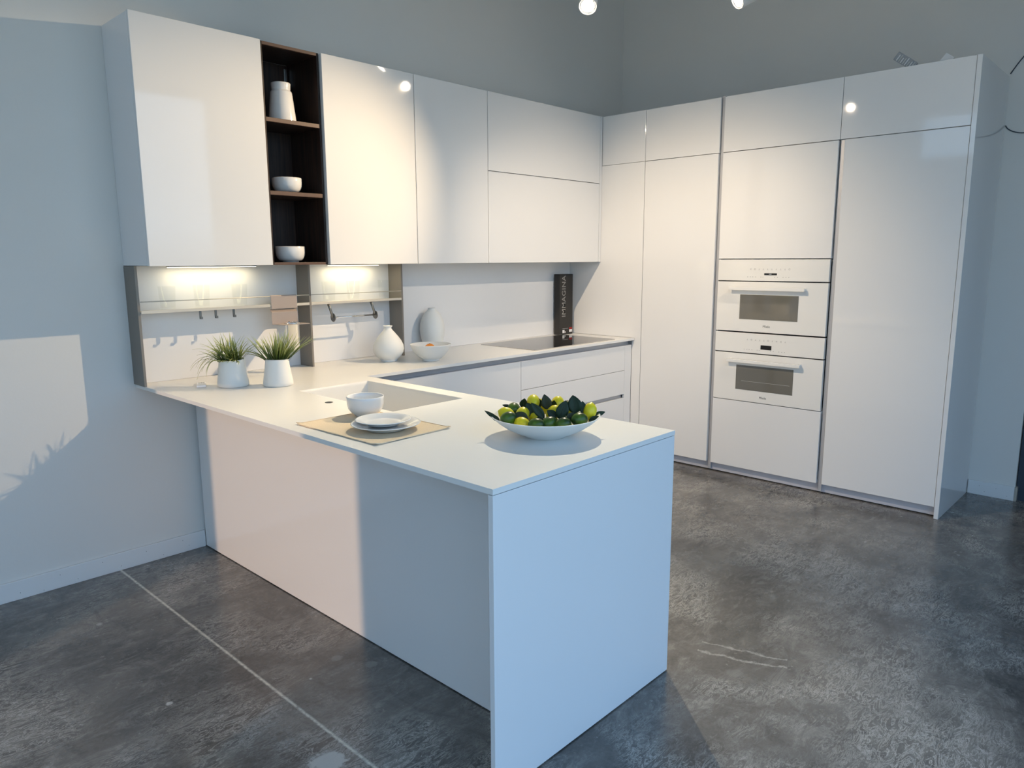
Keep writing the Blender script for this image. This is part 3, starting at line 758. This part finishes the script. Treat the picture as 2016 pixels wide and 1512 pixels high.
def grass(name_label, loc, R0, R1, h, specs, rot, seed):
    t = thing('potted_grass', name_label, 'potted plant', loc)
    link('pot', pot_mesh(R0, R1, h, seed), M_matcer, t)
    bm = bmesh.new(); add_lathe(bm, [(R1*.90, 0), (R1*.85, .004), (.001, .006)], 24, 0, 0, h*.865, cap1=True); link('moss', bm, M_soil, t)
    o = link('grass_blades', blades(specs, h), M_grass, t)
    md = o.modifiers.new('s', 'SOLIDIFY'); md.thickness = .0005
rnd = random.Random(11); sp = []
for k in range(84):
    l = rnd.gauss(-.25, .42); dp = rnd.gauss(0, .45)
    sp.append((rnd.uniform(-.038, .030), rnd.uniform(-.035, .035), l, dp, rnd.uniform(.085, .158), rnd.uniform(1.0, 4.5), rnd.uniform(.0022, .0036)))
for k in range(14): sp.append((-.03, rnd.uniform(-.04, .02), rnd.uniform(-1.5, -.6), rnd.uniform(-.9, .6), rnd.uniform(.12, .185), rnd.uniform(7, 17), .0019))
for k in range(9): sp.append((rnd.uniform(.02, .045), rnd.uniform(-.03, .02), rnd.uniform(.25, .7), rnd.uniform(-.3, .3), rnd.uniform(.11, .15), rnd.uniform(2.5, 7), .0021))
for k in range(16): sp.append((rnd.uniform(-.03, .04), rnd.uniform(-.04, -.02), rnd.uniform(-.5, .7), -rnd.uniform(.5, 1.1), rnd.uniform(.05, .075), rnd.uniform(9, 16), .0026))
grass('white pot of artificial grass with drooping blades, nearer the left wall end', (.3014, -.4044, .9004), .0715, .056, .128, sp, 0, 1)
rnd = random.Random(23); sp = []
for k in range(76):
    l = rnd.uniform(-.85, .85); dp = rnd.gauss(0, .35)
    sp.append((l*.035 + rnd.uniform(-.012, .012), rnd.uniform(-.03, .03), l*.95, dp, rnd.uniform(.10, .150) * (1 + .12*abs(l)), rnd.uniform(.3, 2.2), rnd.uniform(.0022, .0036)))
for k in range(18): sp.append((rnd.uniform(-.012, .035), rnd.uniform(-.02, .02), rnd.uniform(-.12, .35), rnd.gauss(0, .2), rnd.uniform(.135, .165), rnd.uniform(.2, 1.2), .0030))
for k in range(7): sp.append((.03, rnd.uniform(-.02, .02), rnd.uniform(.85, 1.15), rnd.uniform(-.2, .3), rnd.uniform(.165, .19), rnd.uniform(.2, 1.5), .0026))
for k in range(7): sp.append((-.03, rnd.uniform(-.02, .02), rnd.uniform(-1.35, -1.0), rnd.uniform(-.2, .3), rnd.uniform(.15, .17), rnd.uniform(2, 5), .0022))
sp.append((.035, 0, 1.8, 0, .15, -12, .0012))
grass('white pot of upright artificial grass, right one of the two', (.4545, -.5474, .9004), .0700, .0535, .124, sp, 0, 4)

# ------------------------------------------------------------------ citrus bowl
BC = Vector((.5415, -2.1460, .9004))
bm = bmesh.new()
add_lathe(bm, SQ([(.001, .001), (.066, .001), (.067, 0), (.070, 0), (.072, .004), (.100, .014), (.135, .031), (.162, .049), (.181, .066), (.1865, .0705), (.1865, .072), (.1835, .0725), (.178, .068), (.158, .050), (.130, .034), (.098, .019), (.06, .012), (.001, .010)], .983, 1.0), 80, cap1=True)
o = link('fruit_bowl', bm, M_matcer, None, BC); tag(o, 'wide shallow white bowl full of lemons, limes and leaves at the peninsula end', 'bowl')
def fruit_mesh(kind, seed):
    bm = bmesh.new(); rr = random.Random(seed)
    if kind == 'lemon': pr = [(.0008, -.0340), (.0035, -.0325), (.0055, -.0290), (.0120, -.0245), (.0185, -.0165), (.0222, -.006), (.0226, .004), (.0200, .0145), (.0140, .0225), (.0070, .0268), (.0038, .0285), (.002, .030), (.0006, .0303)]
    else: pr = [(.0008, -.0285), (.006, -.0272), (.0130, -.0235), (.0190, -.0165), (.0222, -.0065), (.0226, .0025), (.0205, .0125), (.0150, .0205), (.0080, .0255), (.0035, .0270), (.0006, .0272)]
    add_lathe(bm, pr, 30, cap0=True, cap1=True)
    for v in bm.verts: v.co.x *= rr.uniform(.995, 1.005)
    return bm
FR = [('lemon', (.564, -2.072, 1.004), 78, 40, 'bright yellow lemon on top of the pile, draped by a dark leaf'),
 ('lemon', (.451, -2.052, .975), 70, 130, 'yellow lemon at the far left of the citrus bowl'),
 ('lemon', (.639, -2.258, .985), 20, 0, 'round yellow-green lemon at the right rim behind the upright leaves'),
 ('lemon', (.433, -2.140, .957), 80, 100, 'small glimpse of lemon low at the front left rim of the bowl'),
 ('lemon', (.480, -2.099, .976), 60, 20, 'lemon half hidden by a leaf, just right of the front left lime'),
 ('lemon', (.520, -2.119, .964), 85, 60, 'sliver of lemon between leaves at left of centre in the bowl'),
 ('lemon', (.575, -2.154, .975), 50, -30, 'lemon curving behind a dark leaf at the middle of the bowl'),
 ('lemon', (.637, -2.172, .975), 70, 90, 'lemon showing between the kite-shaped leaf and the upright leaves'),
 ('lemon', (.659, -2.100, .986), 40, 10, 'lemon tip at the back of the pile, behind the kite-shaped leaf'),
 ('lemon', (.614, -2.079, .980), 30, 120, 'lemon behind the upright greyish leaf at the back of the bowl'),
 ('lime', (.414, -2.097, .972), 75, -40, 'glossy green lime at the front left of the citrus bowl'),
 ('lime', (.436, -2.199, .962), 85, -50, 'dark green lime low at the front rim, left of centre'),
 ('lime', (.480, -2.216, .962), 70, -20, 'green lime at the front centre of the bowl under a leaf'),
 ('lime', (.498, -2.258, .962), 60, -60, 'round dark lime at the front, right of centre'),
 ('lime', (.557, -2.279, .972), 88, -35, 'bright green lime at the front right of the citrus bowl'),
 ('lime', (.521, -2.019, .976), 80, 30, 'pale green lime at the back left of the bowl'),
 ('lime', (.555, -2.048, .962), 60, 70, 'lime shaded beneath the topmost lemon'),
 ('lime', (.697, -2.122, .972), 75, 110, 'lime at the back right rim of the bowl')]
for i, (k, p, tilt, az, lab) in enumerate(FR):
    o = link(k, fruit_mesh(k, i), M_lemon if k == 'lemon' else M_lime, None, p)
    o.rotation_euler = (0, math.radians(tilt), math.radians(az)); tag(o, lab, k, 'lemons in the citrus bowl' if k == 'lemon' else 'limes in the citrus bowl')
for k, (dx, dy) in enumerate(((0, 0), (.055, .02), (-.05, .03), (.02, -.055), (-.035, -.04), (.06, -.035))):
    o = link('lime', fruit_mesh('lime', 40+k), M_lime, None, (BC.x+dx, BC.y+dy, .9345)); o.rotation_euler = (0, math.radians(85), k*1.3)
    tag(o, 'dark green lime buried at the bottom of the citrus bowl', 'lime', 'limes buried in the bowl')
LV = [(0.5952,-2.2326,0.9798,0.5924,-2.2231,1.0365,0.0491,'large upright dark leaf right of centre, tallest in the citrus bowl'),
(0.621,-2.2454,0.9753,0.6209,-2.2409,1.0159,0.0241,'narrow upright leaf touching the right lemon'),
(0.5781,-2.1272,0.9812,0.5662,-2.1212,1.0296,0.0357,'upright greyish green leaf at the middle back of the pile'),
(0.5425,-2.206,0.9645,0.5621,-2.2158,1.0223,0.0411,'kite-shaped dark leaf leaning right, at the centre right'),
(0.5406,-2.0438,0.9823,0.5387,-2.0549,1.0156,0.027,'dark leaf behind the left side of the topmost lemon'),
(0.5824,-2.088,0.9843,0.5694,-2.0874,1.0159,0.0203,'pointed leaf behind the right side of the topmost lemon'),
(0.5041,-2.1217,0.9695,0.4944,-2.107,1.0113,0.0415,'broad dark leaf hanging below the topmost lemon'),
(0.5008,-2.1764,0.9703,0.4795,-2.1408,1.0179,0.028,'long leaf running diagonally across the front centre'),
(0.4565,-2.1441,0.9672,0.4363,-2.1074,0.9871,0.0321,'brownish green leaf between the front left lime and a lemon'),
(0.5442,-2.1933,0.969,0.5279,-2.1672,0.99,0.0261,'dark leaf lying over the middle lemon'),
(0.4204,-2.0476,0.9589,0.3924,-2.0114,0.9881,0.0135,'thin curled leaf tip sticking out past the left rim'),
(0.4076,-2.0632,0.9589,0.393,-2.0368,0.9795,0.0156,'short dark leaf on the left rim, below the curled tip'),
(0.6612,-2.2588,0.9664,0.6852,-2.2843,0.9774,0.016,'slender leaf tip pointing out past the right rim'),
(0.6092,-2.2766,0.9574,0.6374,-2.2955,0.971,0.0185,'dark leaf tucked inside the right rim'),
(0.5354,-2.2422,0.9688,0.5652,-2.2563,0.9868,0.0278,'brownish leaf lying above the front right lime'),
(0.6056,-2.1272,0.9884,0.6014,-2.1336,1.0104,0.0202,'small dark leaf at the back, right of the greyish leaf'),
(0.4676,-2.1995,0.9607,0.4673,-2.1773,0.9791,0.0233,'leaf draped between the two front limes left of centre'),
(0.5351,-2.0088,0.9761,0.5008,-1.99,0.9891,0.0136,'pale leaf over the back left rim'),
(0.703,-2.2157,0.9857,0.7034,-2.2293,0.9932,0.0077,'tiny leaf tip behind the right lemon'),
(0.5233,-2.2439,0.9646,0.5293,-2.2306,0.9834,0.0256,'dark leaf filling the gap between the front right limes')]
for i, L_ in enumerate(LV):
    b_ = Vector(L_[0:3]); tip = Vector(L_[3:6]); wd = L_[6]
    ax = tip - b_; ln = ax.length * 1.06; ax.normalize()
    fw = Vector((-.717, -.677, .168)); side = ax.cross(fw).normalized(); nrm = side.cross(ax).normalized()
    bm = bmesh.new(); rows = []; n = 12; rr = random.Random(i)
    tw = rr.uniform(-.25, .25); cu_ = rr.uniform(-.12, .16)
    for k in range(n + 1):
        t_ = k / n
        w_ = wd * .5 * (math.sin(PI * min(1, t_ ** .82)) ** .8 if 0 < t_ < 1 else .01) + .0004
        c = ax * ln * t_ + nrm * (cu_ * ln * (t_ ** 2)) * -1
        row = []
        for q in (-1, -.5, 0, .5, 1):
            row.append(bm.verts.new(c + side * (w_ * q) + nrm * (-abs(q) * w_ * .28 * -1) + nrm * tw * w_ * q * .5))
        rows.append(row)
    for a, c_ in zip(rows[:-1], rows[1:]):
        for j in range(4):
            f = bm.faces.new((a[j], a[j+1], c_[j+1], c_[j])); f.smooth = True
    o = link('citrus_leaf', bm, M_leafb if i in (2, 14, 17, 8) else M_leaf, None, b_)
    md = o.modifiers.new('s', 'SOLIDIFY'); md.thickness = .0006
    tag(o, L_[7], 'leaf', 'loose leaves among the citrus')
    bm = bmesh.new(); pts = [nrm * .0008 - ax * .004] + [ax * ln * k / 6 + nrm * (-cu_ * ln * (k/6) ** 2 + .0006) for k in range(0, 6)]
    add_tube(bm, pts, .0008, 6, [1.3, 1.1, 1, .9, .7, .5, .3]); link('midrib', bm, M_leafb, o)

# ------------------------------------------------------------------ things on top of the tall cabinets
M_clearp = mat('clear_ridged_plastic', (.55, .57, .60, 1), rough=.15, trans=.55, ior=1.3)
t = thing('plastic_pack', 'clear ridged plastic pack leaning on top of the tall cabinets', 'plastic pack', (3.40, -2.340, 2.566))
t.rotation_euler = (math.radians(37), 0, 0)
bm = bmesh.new(); add_box(bm, -.009, .009, -.062, .066, -.024, .024, .003); link('case', bm, M_clearp, t)
for k in range(8):
    bm = bmesh.new(); add_box(bm, -.0125, -.0092, -.052 + k*.0135, -.0465 + k*.0135, -.020, .020 - (k % 3)*.006, .0008); link('ridge', bm, M_whitep if k % 2 else M_steel, t)
bm = bmesh.new(); add_box(bm, -.002, .002, -.026, .026, -.03, .034, .0006)
o = link('card_offcut', bm, M_satin, None, (3.42, -2.535, 2.538)); o.rotation_euler = (math.radians(38), 0, 0); tag(o, 'corner of a white card offcut on top of the right tall cabinet', 'card')
bm = bmesh.new(); add_tube(bm, [(0, .028, .0), (0, .018, .016), (0, .0, .024), (0, -.018, .016), (0, -.028, 0)], .0014, 8)
o = link('wire_loop', bm, M_glass, None, (3.45, -2.225, 2.519)); tag(o, 'small clear loop of strap on top of the oven tower', 'strap')
# cables on the right wall
def cable(pts, r, lab):
    P_ = [Vector(p) for p in pts]; out = []
    for k in range(len(P_) - 1):
        p0 = P_[max(k-1, 0)]; p1 = P_[k]; p2 = P_[k+1]; p3 = P_[min(k+2, len(P_)-1)]
        for s in range(6):
            t_ = s / 6; out.append(.5 * ((2*p1) + (-p0+p2)*t_ + (2*p0-5*p1+4*p2-p3)*t_**2 + (-p0+3*p1-3*p2+p3)*t_**3))
    out.append(P_[-1])
    bm = bmesh.new(); add_tube(bm, out, r, 8); o = link('cable', bm, M_dark, None); tag(o, lab, 'cable')
cable([(3.996, -2.738, 2.246), (3.996, -2.752, 2.226), (3.996, -2.785, 2.206), (3.996, -2.835, 2.195), (3.996, -2.92, 2.20), (3.996, -2.98, 2.215)], .0028, 'thin dark cable sagging along the right wall past the end panel')
cable([(3.996, -2.736, 2.535), (3.996, -2.765, 2.582), (3.996, -2.80, 2.63), (3.996, -2.87, 2.72), (3.996, -2.96, 2.84)], .0030, 'thin dark cable rising steeply up the right wall')

# ------------------------------------------------------------------ track lights
def rail(x0, x1, y, z, lab):
    t = thing('track_rail', lab, 'track rail', ((x0+x1)/2, y, z))
    part('rail_profile', (x0, x1, y - .017, y + .017, z, z + .03), M_lampw, t)
    for x in (x0 + .2, x1 - .2):
        bm = bmesh.new(); add_tube(bm, [(x - t.location.x, 0, .03), (x - t.location.x, 0, CZ - z - .0005)], .004, 8); link('drop_rod', bm, M_lampw, t)
RZ = 3.12
rail(-1.5, 2.6, -1.16, RZ, 'white ceiling track nearer the wall cabinets')
rail(-1.5, 2.75, -1.80, RZ, 'white ceiling track nearer the camera side')
rail(-1.7, 3.6, -3.10, RZ, 'white ceiling track above the peninsula end')
def spot(pos, target, energy, angle, blend, lab, ry, color=(1., .82, .62), rad=.034):
    pos = Vector(pos); d = (Vector(target) - pos).normalized()
    t = thing('track_spotlight', lab, 'spotlight', pos, 0, 'white track spotlights')
    q = (-d).to_track_quat('Z', 'Y').to_matrix()
    bm = bmesh.new()
    add_lathe(bm, [(.034, -.001), (.0345, .0), (.0445, .0), (.0450, -.006), (.0465, -.007), (.047, .0), (.047, .12), (.042, .150), (.001, .152)], 36, cap0=False, cap1=True, mtx=q)
    link('housing', bm, M_lampw, t)
    bm = bmesh.new(); add_lathe(bm, [(.0338, -.0016), (.0338, .004)], 36, cap1=True, mtx=q); link('lens', bm, M_lens, t)
    bk = -d * .10
    bm = bmesh.new(); top = Vector((pos.x + bk.x, ry, RZ - .001)) - pos
    add_tube(bm, [bk, Vector((bk.x, top.y, bk.z + .06)), top], .007, 10); link('stem', bm, M_lampw, t)
    ld = bpy.data.lights.new('spot_light', 'SPOT'); ld.energy = energy; ld.color = color; ld.spot_size = math.radians(angle); ld.spot_blend = blend; ld.shadow_soft_size = rad * .35
    lo = bpy.data.objects.new('spot_light', ld); COL.objects.link(lo); lo.parent = t; lo.location = d * .012
    lo.rotation_euler = (-d).to_track_quat('Z', 'Y').to_euler()
spot((2.60, -1.720, 2.842), (-.52, 0, .90), 355, 55, .8, 'rightmost visible white track spotlight, cut by the top frame edge', -1.80, (1., .76, .48))
spot((1.97, -1.200, 2.783), (.60, -2.00, .90), 190, 72, .85, 'white track spotlight glowing at the top centre of the photo', -1.16, (1., .87, .62))
spot((.83, -1.210, 2.810), (3.3, -1.15, .85), 205, 72, .9, 'white track spotlight aimed at the ovens, above the sink', -1.16, (1., .79, .55))
spot((2.55, -3.05, 2.80), (2.60, -.20, .90), 130, 62, .9, 'white track spotlight aimed at the wall cabinets over the hob', -3.10, (1., .84, .66))
# ------------------------------------------------------------------ daylight
ld = bpy.data.lights.new('sunlight_off_facade', 'SPOT'); ld.energy = 6600; ld.color = (1., .66, .40); ld.spot_size = math.radians(8.8); ld.spot_blend = .1; ld.shadow_soft_size = .09
so = bpy.data.objects.new('sunlight_off_facade', ld); COL.objects.link(so); so.location = (-16.8, -6.92, 3.6)
so.rotation_euler = (Vector((-16.8, -6.92, 3.6)) - Vector((FX0, (LW0+LW1)/2, .8))).to_track_quat('Z', 'Y').to_euler()
W = bpy.data.worlds.new('daylight'); S.world = W; W.use_nodes = True
nt = W.node_tree; bg = nt.nodes['Background']
tc = nt.nodes.new('ShaderNodeTexCoord'); sp_ = nt.nodes.new('ShaderNodeSeparateXYZ'); cr = nt.nodes.new('ShaderNodeValToRGB')
nt.links.new(tc.outputs['Generated'], sp_.inputs[0]); nt.links.new(sp_.outputs[2], cr.inputs[0])
e = cr.color_ramp.elements; e[0].position = 0; e[0].color = (.24, .33, .40, 1); e[1].position = .6; e[1].color = (.24, .48, .88, 1)
k = e.new(.04); k.color = (.49, .73, .98, 1)
nt.links.new(cr.outputs[0], bg.inputs[0]); bg.inputs[1].default_value = 2.55
def portal(loc, rot, sx, sy):
    ld = bpy.data.lights.new('window_portal', 'AREA'); ld.shape = 'RECTANGLE'; ld.size = sx; ld.size_y = sy; ld.cycles.is_portal = True
    o = bpy.data.objects.new('window_portal', ld); COL.objects.link(o); o.location = loc; o.rotation_euler = rot
portal(((RX0+RX1)/2, FY0 - .13, (RZ0+RZ1)/2), (PI/2, 0, PI), RX1 - RX0, RZ1 - RZ0)
portal((FX0 - .13, (LW0+LW1)/2, (LZ0+LZ1)/2), (PI/2, 0, PI/2), LW1 - LW0, LZ1 - LZ0)
portal((FX0 - .13, (VW0+VW1)/2, (VZ0+VZ1)/2), (PI/2, 0, PI/2), VW1 - VW0, VZ1 - VZ0)
portal((FX0 - .13, (UW0+UW1)/2, (UZ0+UZ1)/2), (PI/2, 0, PI/2), UW1 - UW0, UZ1 - UZ0)

# ------------------------------------------------------------------ camera
cam = bpy.data.cameras.new('camera'); cam.sensor_width = 36; cam.sensor_fit = 'HORIZONTAL'; cam.lens = 25.7406; cam.clip_start = .05
co = bpy.data.objects.new('camera', cam); COL.objects.link(co)
co.matrix_world = Matrix(((.68609869, .12555279, -.71659269, -1.27837), (-.72749233, .11184037, -.67693917, -3.71230), (-.00484761, .98576276, .16807222, 1.48522), (0, 0, 0, 1)))
S.camera = co
S.view_settings.view_transform = 'Standard'; S.view_settings.look = 'None'; S.view_settings.gamma = 1; S.view_settings.use_curve_mapping = False
S.view_settings.exposure = 0.0
